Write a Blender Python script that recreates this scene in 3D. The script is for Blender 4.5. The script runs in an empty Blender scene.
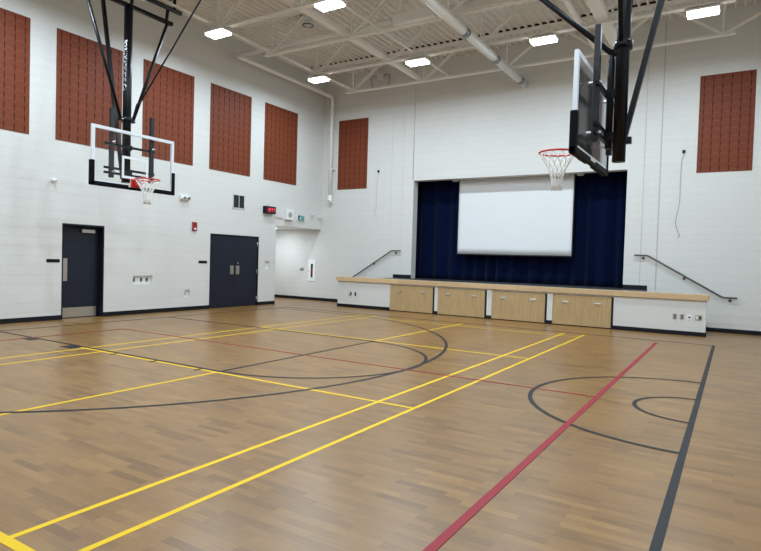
import bpy, bmesh, math, random
from mathutils import Vector, Matrix
random.seed(4)
COL = bpy.context.scene.collection
PI = math.pi

# ------------------------------------------------------------------ materials
def lin(c):
    c = c / 255.0
    return c / 12.92 if c <= 0.04045 else ((c + 0.055) / 1.055) ** 2.4
def rgb(r, g, b): return (lin(r), lin(g), lin(b), 1.0)

def mat(name, col, rough=0.5, metal=0.0, bump=0.0, bscale=60.0, vary=0.0, spec=0.5, coat=0.0):
    """plain procedural surface: colour with a little noise variation and fine bump"""
    m = bpy.data.materials.new(name); m.use_nodes = True
    nt = m.node_tree; b = nt.nodes['Principled BSDF']
    b.inputs['Base Color'].default_value = col
    b.inputs['Roughness'].default_value = rough
    b.inputs['Metallic'].default_value = metal
    b.inputs['Specular IOR Level'].default_value = spec
    b.inputs['Coat Weight'].default_value = coat
    geo = nt.nodes.new('ShaderNodeNewGeometry')
    n = nt.nodes.new('ShaderNodeTexNoise'); n.inputs['Scale'].default_value = bscale; n.inputs['Detail'].default_value = 3
    nt.links.new(geo.outputs['Position'], n.inputs['Vector'])
    if vary > 0:
        mx = nt.nodes.new('ShaderNodeMix'); mx.data_type = 'RGBA'; mx.blend_type = 'MIX'
        mx.inputs[6].default_value = tuple(max(0, c * (1 - vary)) for c in col[:3]) + (1,)
        mx.inputs[7].default_value = tuple(min(1, c * (1 + vary)) for c in col[:3]) + (1,)
        nt.links.new(n.outputs['Fac'], mx.inputs[0]); nt.links.new(mx.outputs[2], b.inputs['Base Color'])
    if bump > 0:
        bp = nt.nodes.new('ShaderNodeBump'); bp.inputs['Strength'].default_value = bump; bp.inputs['Distance'].default_value = 0.002
        nt.links.new(n.outputs['Fac'], bp.inputs['Height']); nt.links.new(bp.outputs['Normal'], b.inputs['Normal'])
    return m

def emis(name, col, strength):
    m = bpy.data.materials.new(name); m.use_nodes = True
    b = m.node_tree.nodes['Principled BSDF']
    b.inputs['Base Color'].default_value = col
    b.inputs['Emission Color'].default_value = col
    b.inputs['Emission Strength'].default_value = strength
    return m

def wall_coords(nt):
    """(along wall, height) from world position, chosen by the facing of the surface"""
    geo = nt.nodes.new('ShaderNodeNewGeometry')
    sp = nt.nodes.new('ShaderNodeSeparateXYZ'); nt.links.new(geo.outputs['Position'], sp.inputs[0])
    sn = nt.nodes.new('ShaderNodeSeparateXYZ'); nt.links.new(geo.outputs['True Normal'], sn.inputs[0])
    ab = nt.nodes.new('ShaderNodeMath'); ab.operation = 'ABSOLUTE'; nt.links.new(sn.outputs['X'], ab.inputs[0])
    gt = nt.nodes.new('ShaderNodeMath'); gt.operation = 'GREATER_THAN'; gt.inputs[1].default_value = 0.5
    nt.links.new(ab.outputs[0], gt.inputs[0])
    mx = nt.nodes.new('ShaderNodeMix'); mx.data_type = 'FLOAT'
    nt.links.new(gt.outputs[0], mx.inputs[0]); nt.links.new(sp.outputs['X'], mx.inputs[2]); nt.links.new(sp.outputs['Y'], mx.inputs[3])
    cb = nt.nodes.new('ShaderNodeCombineXYZ'); nt.links.new(mx.outputs[0], cb.inputs['X']); nt.links.new(sp.outputs['Z'], cb.inputs['Y'])
    return cb, geo

def block_mat(name, col, joint, dist=0.004, vert=0.35, c2=0.985):
    m = bpy.data.materials.new(name); m.use_nodes = True
    nt = m.node_tree; b = nt.nodes['Principled BSDF']
    b.inputs['Roughness'].default_value = 0.55
    cb, geo = wall_coords(nt)
    br = nt.nodes.new('ShaderNodeTexBrick'); br.offset = 0.5; br.squash = 1.0
    br.inputs['Scale'].default_value = 1.0; br.inputs['Brick Width'].default_value = 0.406
    br.inputs['Row Height'].default_value = 0.203; br.inputs['Mortar Size'].default_value = 0.006
    br.inputs['Mortar Smooth'].default_value = 0.6
    br.inputs['Color1'].default_value = col
    br.inputs['Color2'].default_value = tuple(c * c2 for c in col[:3]) + (1,)
    br.inputs['Mortar'].default_value = tuple(c * (1 + c2) / 2 for c in col[:3]) + (1,)
    nt.links.new(cb.outputs[0], br.inputs['Vector'])
    bh = nt.nodes.new('ShaderNodeTexBrick'); bh.offset = 0; bh.inputs['Scale'].default_value = 1
    bh.inputs['Brick Width'].default_value = 500; bh.inputs['Row Height'].default_value = 0.203; bh.inputs['Mortar Size'].default_value = 0.006; bh.inputs['Mortar Smooth'].default_value = 0.6
    nt.links.new(cb.outputs[0], bh.inputs['Vector'])
    vm = nt.nodes.new('ShaderNodeMath'); vm.operation = 'MULTIPLY'; vm.inputs[1].default_value = vert; nt.links.new(br.outputs['Fac'], vm.inputs[0])
    jm = nt.nodes.new('ShaderNodeMath'); jm.operation = 'MAXIMUM'; nt.links.new(vm.outputs[0], jm.inputs[0]); nt.links.new(bh.outputs['Fac'], jm.inputs[1])
    cm = nt.nodes.new('ShaderNodeMix'); cm.data_type = 'RGBA'; cm.inputs[7].default_value = joint
    nt.links.new(jm.outputs[0], cm.inputs[0]); nt.links.new(br.outputs['Color'], cm.inputs[6])
    nt.links.new(cm.outputs[2], b.inputs['Base Color'])
    n = nt.nodes.new('ShaderNodeTexNoise'); n.inputs['Scale'].default_value = 25; n.inputs['Detail'].default_value = 5
    nt.links.new(geo.outputs['Position'], n.inputs['Vector'])
    inv = nt.nodes.new('ShaderNodeMath'); inv.operation = 'MULTIPLY_ADD'; inv.inputs[1].default_value = -1.0; inv.inputs[2].default_value = 1.0
    nt.links.new(jm.outputs[0], inv.inputs[0])
    ad = nt.nodes.new('ShaderNodeMath'); ad.operation = 'MULTIPLY_ADD'; ad.inputs[1].default_value = 0.25
    nt.links.new(n.outputs['Fac'], ad.inputs[0]); nt.links.new(inv.outputs[0], ad.inputs[2])
    bp = nt.nodes.new('ShaderNodeBump'); bp.inputs['Strength'].default_value = 0.32; bp.inputs['Distance'].default_value = dist
    nt.links.new(ad.outputs[0], bp.inputs['Height']); nt.links.new(bp.outputs['Normal'], b.inputs['Normal'])
    return m

def floor_mat():
    m = bpy.data.materials.new('wood_look_sheet_flooring'); m.use_nodes = True
    nt = m.node_tree; b = nt.nodes['Principled BSDF']; L = nt.links.new
    geo = nt.nodes.new('ShaderNodeNewGeometry')
    br = nt.nodes.new('ShaderNodeTexBrick'); br.offset = 0.37; br.offset_frequency = 2
    br.inputs['Scale'].default_value = 1; br.inputs['Brick Width'].default_value = 0.38; br.inputs['Row Height'].default_value = 0.070
    br.inputs['Mortar Size'].default_value = 0.0012; br.inputs['Mortar Smooth'].default_value = 0.4; br.inputs['Bias'].default_value = 0.0
    br.inputs['Color1'].default_value = (0, 0, 0, 1); br.inputs['Color2'].default_value = (1, 1, 1, 1); br.inputs['Mortar'].default_value = (0.3, 0.3, 0.3, 1)
    L(geo.outputs['Position'], br.inputs['Vector'])
    ramp = nt.nodes.new('ShaderNodeValToRGB')
    e = ramp.color_ramp.elements
    e[0].position = 0.0; e[0].color = rgb(118, 84, 43)
    e[1].position = 1.0; e[1].color = rgb(153, 114, 62)
    for p, c in ((0.3, rgb(137, 100, 53)), (0.55, rgb(144, 106, 56)), (0.8, rgb(130, 94, 49))):
        x = e.new(p); x.color = c
    L(br.outputs['Color'], ramp.inputs[0])
    # grain stretched along the strips
    mp = nt.nodes.new('ShaderNodeMapping'); mp.inputs['Scale'].default_value = (2.2, 34, 1)
    L(geo.outputs['Position'], mp.inputs['Vector'])
    n = nt.nodes.new('ShaderNodeTexNoise'); n.inputs['Scale'].default_value = 1.6; n.inputs['Detail'].default_value = 6; n.inputs['Roughness'].default_value = 0.65
    L(mp.outputs[0], n.inputs['Vector'])
    r2 = nt.nodes.new('ShaderNodeValToRGB'); r2.color_ramp.elements[0].position = 0.34; r2.color_ramp.elements[0].color = (0.72, 0.70, 0.68, 1)
    r2.color_ramp.elements[1].position = 0.66; r2.color_ramp.elements[1].color = (1.1, 1.1, 1.1, 1)
    L(n.outputs['Fac'], r2.inputs[0])
    mx = nt.nodes.new('ShaderNodeMix'); mx.data_type = 'RGBA'; mx.blend_type = 'MULTIPLY'; mx.inputs[0].default_value = 0.55
    L(ramp.outputs[0], mx.inputs[6]); L(r2.outputs[0], mx.inputs[7])
    L(mx.outputs[2], b.inputs['Base Color'])
    n3 = nt.nodes.new('ShaderNodeTexNoise'); n3.inputs['Scale'].default_value = 1.3; n3.inputs['Detail'].default_value = 4
    L(geo.outputs['Position'], n3.inputs['Vector'])
    mr = nt.nodes.new('ShaderNodeMapRange'); mr.inputs['To Min'].default_value = 0.27; mr.inputs['To Max'].default_value = 0.38
    L(n3.outputs['Fac'], mr.inputs['Value']); L(mr.outputs[0], b.inputs['Roughness'])
    b.inputs['Specular IOR Level'].default_value = 0.6
    bp = nt.nodes.new('ShaderNodeBump'); bp.inputs['Strength'].default_value = 0.2; bp.inputs['Distance'].default_value = 0.001
    L(n.outputs['Fac'], bp.inputs['Height']); L(bp.outputs['Normal'], b.inputs['Normal'])
    return m

def maple_mat(name, c0, c1, ax=0):
    m = bpy.data.materials.new(name); m.use_nodes = True
    nt = m.node_tree; b = nt.nodes['Principled BSDF']; L = nt.links.new
    b.inputs['Roughness'].default_value = 0.4
    geo = nt.nodes.new('ShaderNodeNewGeometry')
    mp = nt.nodes.new('ShaderNodeMapping'); mp.inputs['Scale'].default_value = (2, 10, 22) if ax == 0 else (18, 18, 1.4)
    L(geo.outputs['Position'], mp.inputs['Vector'])
    n = nt.nodes.new('ShaderNodeTexNoise'); n.inputs['Scale'].default_value = 2; n.inputs['Detail'].default_value = 5
    L(mp.outputs[0], n.inputs['Vector'])
    r = nt.nodes.new('ShaderNodeValToRGB'); r.color_ramp.elements[0].position = .3; r.color_ramp.elements[0].color = c0
    r.color_ramp.elements[1].position = .7; r.color_ramp.elements[1].color = c1
    L(n.outputs['Fac'], r.inputs[0]); L(r.outputs[0], b.inputs['Base Color'])
    return m

def board_lengths_mat(name, c0, c1):
    """solid maple edging whose boards differ in tone along X"""
    m = maple_mat(name, c0, c1, 0); nt = m.node_tree; L = nt.links.new; b = nt.nodes['Principled BSDF']
    src = b.inputs['Base Color'].links[0].from_socket
    geo = nt.nodes.new('ShaderNodeNewGeometry')
    br = nt.nodes.new('ShaderNodeTexBrick'); br.offset = 0; br.inputs['Scale'].default_value = 1
    br.inputs['Brick Width'].default_value = 2.06; br.inputs['Row Height'].default_value = 50; br.inputs['Mortar Size'].default_value = 0.003
    br.inputs['Color1'].default_value = (1.08, 1.05, 1.0, 1); br.inputs['Color2'].default_value = (.86, .80, .76, 1); br.inputs['Mortar'].default_value = (.6, .5, .45, 1)
    L(geo.outputs['Position'], br.inputs['Vector'])
    mx = nt.nodes.new('ShaderNodeMix'); mx.data_type = 'RGBA'; mx.blend_type = 'MULTIPLY'; mx.inputs[0].default_value = 1
    L(src, mx.inputs[6]); L(br.outputs['Color'], mx.inputs[7]); L(mx.outputs[2], b.inputs['Base Color'])
    return m

def glass_mat():
    m = bpy.data.materials.new('clear_board_glass'); m.use_nodes = True
    nt = m.node_tree
    for n in list(nt.nodes): nt.nodes.remove(n)
    out = nt.nodes.new('ShaderNodeOutputMaterial'); mixs = nt.nodes.new('ShaderNodeMixShader')
    tr = nt.nodes.new('ShaderNodeBsdfTransparent'); tr.inputs['Color'].default_value = (.985, .99, .985, 1)
    gl = nt.nodes.new('ShaderNodeBsdfGlossy'); gl.inputs['Roughness'].default_value = .12; gl.inputs['Color'].default_value = (1, 1, 1, 1)
    fr = nt.nodes.new('ShaderNodeFresnel'); fr.inputs['IOR'].default_value = 1.22
    nt.links.new(fr.outputs[0], mixs.inputs[0]); nt.links.new(tr.outputs[0], mixs.inputs[1]); nt.links.new(gl.outputs[0], mixs.inputs[2])
    nt.links.new(mixs.outputs[0], out.inputs['Surface'])
    return m

M = {}
M['block'] = block_mat('white_painted_block', rgb(215, 213, 208), rgb(202, 200, 195))
M['panel'] = block_mat('brown_painted_acoustic_block', rgb(117, 57, 34), rgb(136, 79, 57), .006, 0.0, 0.97)
M['panel'].node_tree.nodes['Principled BSDF'].inputs['Specular IOR Level'].default_value = .2
M['slot'] = mat('slot_dark_brown', rgb(62, 26, 20), .8)
M['floor'] = floor_mat()
M['deck'] = mat('pale_painted_deck', rgb(232, 227, 219), .55, vary=.03, bscale=4)
M['steel'] = mat('pale_painted_steel', rgb(236, 231, 223), .5, vary=.03, bscale=8)
M['pipe'] = mat('white_pipe_paint', rgb(234, 232, 226), .35, vary=.02, bscale=5)
M['band'] = mat('galvanised_band', rgb(150, 153, 156), .35, metal=.75, bump=.3, bscale=80)
M['black'] = mat('black_powder_coat', rgb(5, 6, 10), .38, vary=.1, bscale=30, spec=.25)
M['pad'] = mat('black_foam_padding', rgb(5, 6, 9), .65, spec=.12, bump=.2, bscale=90)
M['greymetal'] = mat('dark_grey_steel', rgb(34, 34, 36), .45, metal=.3)
M['steelbright'] = mat('brushed_stainless', rgb(190, 186, 178), .32, metal=.9, bump=.15, bscale=120)
M['zinc'] = mat('zinc_bolt', rgb(205, 208, 212), .25, metal=.9)
M['boardframe'] = mat('white_board_frame', rgb(225, 228, 232), .35)
M['glass'] = glass_mat()
M['rim'] = mat('orange_red_rim', rgb(205, 45, 38), .35, vary=.05, bscale=20)
M['net'] = mat('white_nylon_cord', rgb(236, 234, 228), .8)
M['navy'] = mat('navy_door_paint', rgb(22, 28, 42), .42, vary=.04, bscale=10, spec=.35)
M['navyframe'] = mat('navy_frame_paint', rgb(19, 24, 36), .45, vary=.03, bscale=10, spec=.3)
M['base'] = mat('black_vinyl_base', rgb(12, 14, 22), .5, vary=.05, bscale=15, spec=.3)
M['maple'] = maple_mat('maple_veneer', rgb(172, 142, 100), rgb(188, 160, 117), 1)
M['edge'] = board_lengths_mat('maple_nosing', rgb(197, 168, 130), rgb(212, 185, 146))
M['stagefloor'] = mat('dark_stage_floor', rgb(52, 55, 60), .55, vary=.06, bscale=12)
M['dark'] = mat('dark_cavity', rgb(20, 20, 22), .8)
M['tread'] = mat('black_rubber_tread', rgb(45, 46, 50), .7, bump=.3, bscale=90)
M['velour'] = mat('navy_velour', rgb(4, 16, 46), .9, vary=.18, bscale=14, bump=.2, spec=.05)
M['velour'].node_tree.nodes['Principled BSDF'].inputs['Sheen Weight'].default_value = .05
M['screen'] = mat('matte_white_screen', rgb(228, 229, 230), .75, vary=.01, bscale=2)
M['screenborder'] = mat('black_screen_border', rgb(15, 15, 17), .6)
M['white'] = mat('white_plastic', rgb(232, 233, 232), .4)
M['cream'] = mat('cream_metal_box', rgb(214, 214, 208), .45)
M['yellow'] = mat('yellow_court_paint', rgb(228, 186, 0), .5, spec=.25, vary=.03, bscale=12)
M['blackline'] = mat('charcoal_court_paint', rgb(26, 27, 31), .5, spec=.25, vary=.05, bscale=12)
M['redline'] = mat('red_court_paint', rgb(146, 30, 44), .5, spec=.25, vary=.05, bscale=12)
M['red'] = mat('fire_red_plastic', rgb(150, 28, 34), .35)
M['sealant'] = mat('grey_joint_sealant', rgb(186, 181, 174), .7)
M['cable'] = mat('grey_cable', rgb(120, 118, 116), .6)
M['fissure'] = mat('light_grey_joint', rgb(205, 204, 200), .7)
M['led'] = emis('red_led_digits', (1.0, .03, .12, 1), 1.0)
M['ledglow'] = mat('dark_red_lens', rgb(92, 14, 30), .2)
M['signgreen'] = emis('green_exit_face', (.005, .08, .10, 1), .12)
M['signwhite'] = emis('white_exit_figure', (.45, .8, .8, 1), .3)
M['letters'] = mat('white_vinyl_lettering', rgb(230, 230, 228), .4)
M['lens'] = emis('led_lens', (.93, .97, 1.0, 1), 9.0)
M['louver'] = mat('dark_louver', rgb(42, 46, 52), .5)
M['bronze'] = mat('dark_rail_metal', rgb(96, 86, 82), .35, metal=.6)

# ------------------------------------------------------------------ mesh helpers
class MB:
    def __init__(s): s.bm = bmesh.new(); s.mats = []
    def mi(s, m):
        if m is None: return 0
        if m not in s.mats: s.mats.append(m)
        return s.mats.index(m)
    def quad(s, pts, m=None):
        vs = [s.bm.verts.new(p) for p in pts]
        f = s.bm.faces.new(vs); f.material_index = s.mi(m); return f
    def box(s, x0, x1, y0, y1, z0, z1, m=None, bev=0.0):
        v = [s.bm.verts.new((x, y, z)) for x in (x0, x1) for y in (y0, y1) for z in (z0, z1)]
        F = [(0, 1, 3, 2), (4, 6, 7, 5), (0, 4, 5, 1), (2, 3, 7, 6), (0, 2, 6, 4), (1, 5, 7, 3)]
        fs = [s.bm.faces.new([v[i] for i in f]) for f in F]
        for f in fs: f.material_index = s.mi(m)
        if bev:
            es = list({e for f in fs for e in f.edges})
            r = bmesh.ops.bevel(s.bm, geom=es, offset=bev, segments=2, affect='EDGES', profile=.5, clamp_overlap=True)
            for f in r['faces']: f.material_index = s.mi(m)
        return s
    def bar(s, a, b, w, h, m=None, side=(0, 1, 0)):
        """rectangular bar from a to b; w measured along 'side', h across"""
        a, b = Vector(a), Vector(b); d = (b - a).normalized(); sd = Vector(side)
        sd = (sd - d * sd.dot(d)).normalized(); up = d.cross(sd)
        ring = []
        for p in (a, b):
            ring.append([s.bm.verts.new(p + sd * (i * w / 2) + up * (j * h / 2)) for i, j in ((-1, -1), (1, -1), (1, 1), (-1, 1))])
        k = s.mi(m)
        for i in range(4):
            f = s.bm.faces.new([ring[0][i], ring[0][(i + 1) % 4], ring[1][(i + 1) % 4], ring[1][i]]); f.material_index = k
        f = s.bm.faces.new(ring[0][::-1]); f.material_index = k
        f = s.bm.faces.new(ring[1]); f.material_index = k
        return s
    def tube(s, pts, r, n=12, m=None, closed=False, cap=True):
        P = [Vector(p) for p in pts]; N = len(P); k = s.mi(m)
        rs = r if isinstance(r, (list, tuple)) else [r] * N
        rings = []; ref = None
        for i, p in enumerate(P):
            if closed: d = (P[(i + 1) % N] - P[i - 1]).normalized()
            elif i == 0: d = (P[1] - P[0]).normalized()
            elif i == N - 1: d = (P[-1] - P[-2]).normalized()
            else: d = ((P[i + 1] - P[i]).normalized() + (P[i] - P[i - 1]).normalized()).normalized()
            if ref is None:
                ref = Vector((0, 0, 1)) if abs(d.z) < .9 else Vector((1, 0, 0))
            ref = (ref - d * ref.dot(d)).normalized(); w = d.cross(ref)
            rings.append([s.bm.verts.new(p + (ref * math.cos(2 * PI * j / n) + w * math.sin(2 * PI * j / n)) * rs[i]) for j in range(n)])
        for i in range(N if closed else N - 1):
            A, B = rings[i], rings[(i + 1) % N]
            for j in range(n):
                f = s.bm.faces.new([A[j], A[(j + 1) % n], B[(j + 1) % n], B[j]]); f.smooth = True; f.material_index = k
        if cap and not closed:
            f = s.bm.faces.new(rings[0][::-1]); f.material_index = k
            f = s.bm.faces.new(rings[-1]); f.material_index = k
        return s
    def prism(s, poly, axis, a, b, m=None):
        """extrude polygon (2D pts in the other two axes, in order) along axis from a to b"""
        def mk(p, t):
            if axis == 0: return (t, p[0], p[1])
            if axis == 1: return (p[0], t, p[1])
            return (p[0], p[1], t)
        A = [s.bm.verts.new(mk(p, a)) for p in poly]; B = [s.bm.verts.new(mk(p, b)) for p in poly]
        k = s.mi(m); n = len(poly)
        for i in range(n):
            f = s.bm.faces.new([A[i], A[(i + 1) % n], B[(i + 1) % n], B[i]]); f.material_index = k
        f = s.bm.faces.new(A[::-1]); f.material_index = k
        f = s.bm.faces.new(B); f.material_index = k
        return s
    def build(s, name, m, parent=None, off=(0, 0, 0)):
        bmesh.ops.recalc_face_normals(s.bm, faces=s.bm.faces)
        me = bpy.data.meshes.new(name)
        if off != (0, 0, 0):
            bmesh.ops.translate(s.bm, verts=s.bm.verts, vec=-Vector(off))
        s.bm.to_mesh(me); s.bm.free()
        if not s.mats: me.materials.append(m)
        for x in s.mats: me.materials.append(x if x is not None else m)
        o = bpy.data.objects.new(name, me); COL.objects.link(o)
        if parent is not None: o.parent = parent
        return o

def tag(o, label=None, cat=None, group=None, kind=None):
    if label: o['label'] = label
    if cat: o['category'] = cat
    if group: o['group'] = group
    if kind: o['kind'] = kind
    return o
def empty(name, loc, label, cat, group=None):
    o = bpy.data.objects.new(name, None); COL.objects.link(o); o.location = loc
    o.empty_display_size = .1
    return tag(o, label, cat, group)
def part(mb, name, m, root, label=None):
    o = mb.build(name, m, root, off=tuple(root_loc(root)))
    if label: o['label'] = label
    return o
def root_loc(o):
    v = Vector(o.location)
    while o.parent: o = o.parent; v += Vector(o.location)
    return v
def single(mb, name, m, base, label, cat, group=None):
    o = mb.build(name, m, None, off=tuple(base)); o.location = base
    return tag(o, label, cat, group)
def copy_tree(o, parent=None):
    c = o.copy(); COL.objects.link(c)
    if parent is not None: c.parent = parent
    for ch in list(o.children): copy_tree(ch, c)
    return c
def struct(mb, name, m, label=None):
    o = mb.build(name, m); o['kind'] = 'structure'
    if label: o['label'] = label
    return o

def wall_grid(axis, p0, p1, urange, vrange, holes, m):
    """solid wall between planes p0,p1 of axis (0:x,1:y) with rectangular holes (u0,u1,v0,v1)"""
    us = sorted({urange[0], urange[1], *[h[0] for h in holes], *[h[1] for h in holes]})
    vs = sorted({vrange[0], vrange[1], *[h[2] for h in holes], *[h[3] for h in holes]})
    def solid(i, j):
        if i < 0 or j < 0 or i >= len(us) - 1 or j >= len(vs) - 1: return False
        u = (us[i] + us[i + 1]) / 2; v = (vs[j] + vs[j + 1]) / 2
        return not any(h[0] < u < h[1] and h[2] < v < h[3] for h in holes)
    def P(t, u, v): return (t, u, v) if axis == 0 else (u, t, v)
    mb = MB()
    for i in range(len(us) - 1):
        for j in range(len(vs) - 1):
            if not solid(i, j): continue
            a, b, c, d = us[i], us[i + 1], vs[j], vs[j + 1]
            for t in (p0, p1): mb.quad([P(t, a, c), P(t, b, c), P(t, b, d), P(t, a, d)])
            if not solid(i - 1, j): mb.quad([P(p0, a, c), P(p1, a, c), P(p1, a, d), P(p0, a, d)])
            if not solid(i + 1, j): mb.quad([P(p0, b, c), P(p1, b, c), P(p1, b, d), P(p0, b, d)])
            if not solid(i, j - 1): mb.quad([P(p0, a, c), P(p1, a, c), P(p1, b, c), P(p0, b, c)])
            if not solid(i, j + 1): mb.quad([P(p0, a, d), P(p1, a, d), P(p1, b, d), P(p0, b, d)])
    bmesh.ops.remove_doubles(mb.bm, verts=mb.bm.verts, dist=1e-5)
    return mb

# ------------------------------------------------------------------ the room
XR, YF, ZT = 14.4, -18.6, 8.06      # right wall, wall behind the viewer, top of walls
D1 = (-9.43, -8.42, 0.0, 2.17); D2 = (-5.16, -3.19, 0.0, 2.17); ALC = (-2.40, 0.0, 0.0, 2.58)
N1 = (-7.64, -7.05, .745, .985); N2 = (-6.04, -5.83, .35, .58); N3 = (-2.88, -2.66, 1.16, 1.41)
struct(wall_grid(0, -.3, 0, (YF, 0), (0, ZT + .1), [D1, D2, ALC, N1, N2, N3], None), 'wall_left', M['block'])
STG = (3.77, 10.29, .86, 4.18)
struct(wall_grid(1, 0, .3, (-3.4, XR + .3), (0, ZT + .1), [STG], None), 'wall_back', M['block'])
mb = MB(); mb.box(XR, XR + .3, YF, 0, 0, ZT + .1); struct(mb, 'wall_right', M['block'])
mb = MB(); mb.box(-.3, XR + .3, YF - .3, YF, 0, ZT + .1); struct(mb, 'wall_front', M['block'])
mb = MB(); mb.box(-3.4, XR + .3, YF - .3, 2.0, -.2, 0)
floor = struct(mb, 'floor', M['floor'], 'wood look sheet floor with painted court lines')
# hallway recess behind the left wall opening
mb = MB(); mb.box(-3.4, -3.1, -2.55, 0, 0, 2.9); mb.box(-3.1, -.3, -2.7, -2.4, 0, 2.9); struct(mb, 'wall_recess', M['block'])
mb = MB(); mb.box(-3.1, -.3, -2.4, 0, 2.58, 2.7); struct(mb, 'ceiling_recess', M['white'])
# stage house
mb = MB()
mb.box(2.9, 3.2, .3, 2.0, 0, 6); mb.box(10.9, 11.2, .3, 2.0, 0, 6); mb.box(2.9, 11.2, 1.7, 2.0, 0, 6); mb.box(3.2, 10.9, .3, 1.7, 5.9, 6)
struct(mb, 'wall_stage', M['dark'])

# corrugated steel roof deck, ribs running towards the stage
mb = MB(); prof = []
x = 0.0; pitch = .203
while x < XR - .12:
    prof += [(x, 8.0), (x + .042, 8.0), (x + .058, 8.075), (x + .187, 8.075)]; x += pitch
prof.append((XR, 8.0))
prof = [(-.3, 8.0)] + prof + [(XR + .3, 8.0)]
for (xa, za), (xb, zb) in zip(prof[:-1], prof[1:]):
    mb.quad([(xa, YF, za), (xb, YF, zb), (xb, .0, zb), (xa, .0, za)])
mb.box(-.3, XR + .3, YF - .3, .3, ZT + .11, ZT + .2)
bmesh.ops.remove_doubles(mb.bm, verts=mb.bm.verts, dist=1e-5)
struct(mb, 'ceiling', M['deck'], 'pale ribbed steel roof deck')

# base boards
mb = MB()
for a, b in ((YF, -9.43), (-8.42, -5.16), (-3.19, -2.40)): mb.box(0, .012, a, b, 0, .105)
mb.box(-.3, 0, -2.412, -2.40 + .0, 0, .105)
struct(mb, 'baseboard_left', M['base'])
mb = MB(); mb.box(-3.1, XR, -.012, 0, 0, .105); struct(mb, 'baseboard_back', M['base'])
mb = MB(); mb.box(3.09, 3.77, -.012, 0, .965, 1.085); mb.box(10.29, 10.89, -.012, 0, .965, 1.085)
struct(mb, 'baseboard_stage', M['base'])
# control joints in the back wall
for i, (x0, w, z0, mm) in enumerate(((2.92, .012, .97, 'fissure'), (3.35, .012, .97, 'fissure'), (10.70, .014, 1.09, 'sealant'), (11.09, .030, .97, 'sealant'))):
    mb = MB(); mb.box(x0 - w / 2, x0 + w / 2, -.004, .01, z0, 8.0)
    struct(mb, 'trim_%d' % (i + 1), M[mm])

# ------------------------------------------------------------------ court lines (painted on the floor)
def strip(x0, x1, y0, y1, z): return [(x0, y0, z), (x1, y0, z), (x1, y1, z), (x0, y1, z)]
LINE_N = [0]
def flat_line(name, m, label, rects, z, arcs=()):
    mb = MB(); LINE_N[0] += 1; z = z + LINE_N[0] * .00018
    for r in rects: mb.box(r[0], r[1], r[2], r[3], 0.0002, z)
    for cx, cy, r, w, a0, a1 in arcs:
        n = 96; ri, ro = r - w / 2, r + w / 2
        for i in range(n):
            t0 = math.radians(a0 + (a1 - a0) * i / n); t1 = math.radians(a0 + (a1 - a0) * (i + 1) / n)
            mb.quad([(cx + ri * math.cos(t0), cy + ri * math.sin(t0), z), (cx + ro * math.cos(t0), cy + ro * math.sin(t0), z),
                     (cx + ro * math.cos(t1), cy + ro * math.sin(t1), z), (cx + ri * math.cos(t1), cy + ri * math.sin(t1), z)])
    o = mb.build(name, m, floor); o['label'] = label
    return o
def vx(x, y0, y1, w=.045): return (x - w / 2, x + w / 2, y0, y1)
def hy(y, x0, x1, w=.045): return (x0, x1, y - w / 2, y + w / 2)
ZY, ZB, ZR = .0008, .0008, .0008
flat_line('long_yellow_line', M['yellow'], 'inner of the two long yellow lines', [vx(9.57, -15.85, -3.18)], ZY)
flat_line('long_yellow_line', M['yellow'], 'outer of the two long yellow lines', [vx(10.02, -15.85, -3.18)], ZY)
flat_line('yellow_side_line', M['yellow'], 'far outer yellow side line', [vx(4.02, -15.85, -3.18)], ZY)
flat_line('yellow_side_line', M['yellow'], 'far inner yellow side line', [vx(4.50, -15.85, -3.18)], ZY)
flat_line('yellow_centre_line', M['yellow'], 'yellow centre line in two lengths', [vx(7.03, -15.85, -11.27), vx(7.03, -7.30, -3.18)], ZY)
flat_line('yellow_service_line', M['yellow'], 'near yellow service line', [hy(-11.29, 3.75, 10.02)], ZY)
flat_line('yellow_service_line', M['yellow'], 'far yellow service line', [hy(-7.28, 4.02, 10.02)], ZY)
flat_line('yellow_service_line', M['yellow'], 'yellow line at the lower left corner', [hy(-15.09, 4.02, 10.02, .06)], ZY)
flat_line('yellow_back_line', M['yellow'], 'faint yellow line near the stage', [hy(-3.70, 4.02, 10.02, .03)], ZY)
flat_line('half_court_line', M['blackline'], 'thick charcoal line at the right', [vx(12.545, YF + .5, -3.03, .058)], ZB)
flat_line('three_point_arc', M['blackline'], 'large charcoal arc', [hy(-3.46, 1.05, 3.68, .04), hy(-15.44, 1.05, 3.68, .04)], ZB, [(2.84, -9.45, 6.06, .055, -82, 82)])
flat_line('free_throw_circle', M['blackline'], 'charcoal half circle inside the large arc', [vx(7.03, -11.22, -7.40, .05)], ZB + .0002, [(7.03, -9.32, 1.89, .055, -90, 90)])
flat_line('key_line', M['blackline'], 'near charcoal key line with lane blocks', [(1.05, 7.05, -11.25, -11.20), (2.27, 2.60, -11.42, -11.25), (3.58, 3.90, -11.46, -11.25), (4.80, 4.85, -11.38, -11.25), (5.74, 5.79, -11.38, -11.25), (6.68, 6.73, -11.38, -11.25)], ZB + .0004)
flat_line('key_line', M['blackline'], 'far charcoal key line', [(1.05, 7.05, -7.40, -7.35)], ZB + .0004)
flat_line('centre_circle', M['blackline'], 'charcoal half circle against the thick line', [], ZB + .0002, [(12.55, -9.40, 1.78, .05, 90, 270)])
flat_line('inner_circle', M['blackline'], 'small charcoal half circle against the thick line', [], ZB + .0002, [(12.55, -9.43, .62, .045, 90, 270)])
flat_line('side_line', M['blackline'], 'thin charcoal line near the stage', [hy(-3.03, 1.05, 12.55, .03)], ZB + .0002)
flat_line('end_line', M['blackline'], 'thin charcoal line by the left wall', [vx(1.08, -17.5, -3.03, .03)], ZB)
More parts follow.
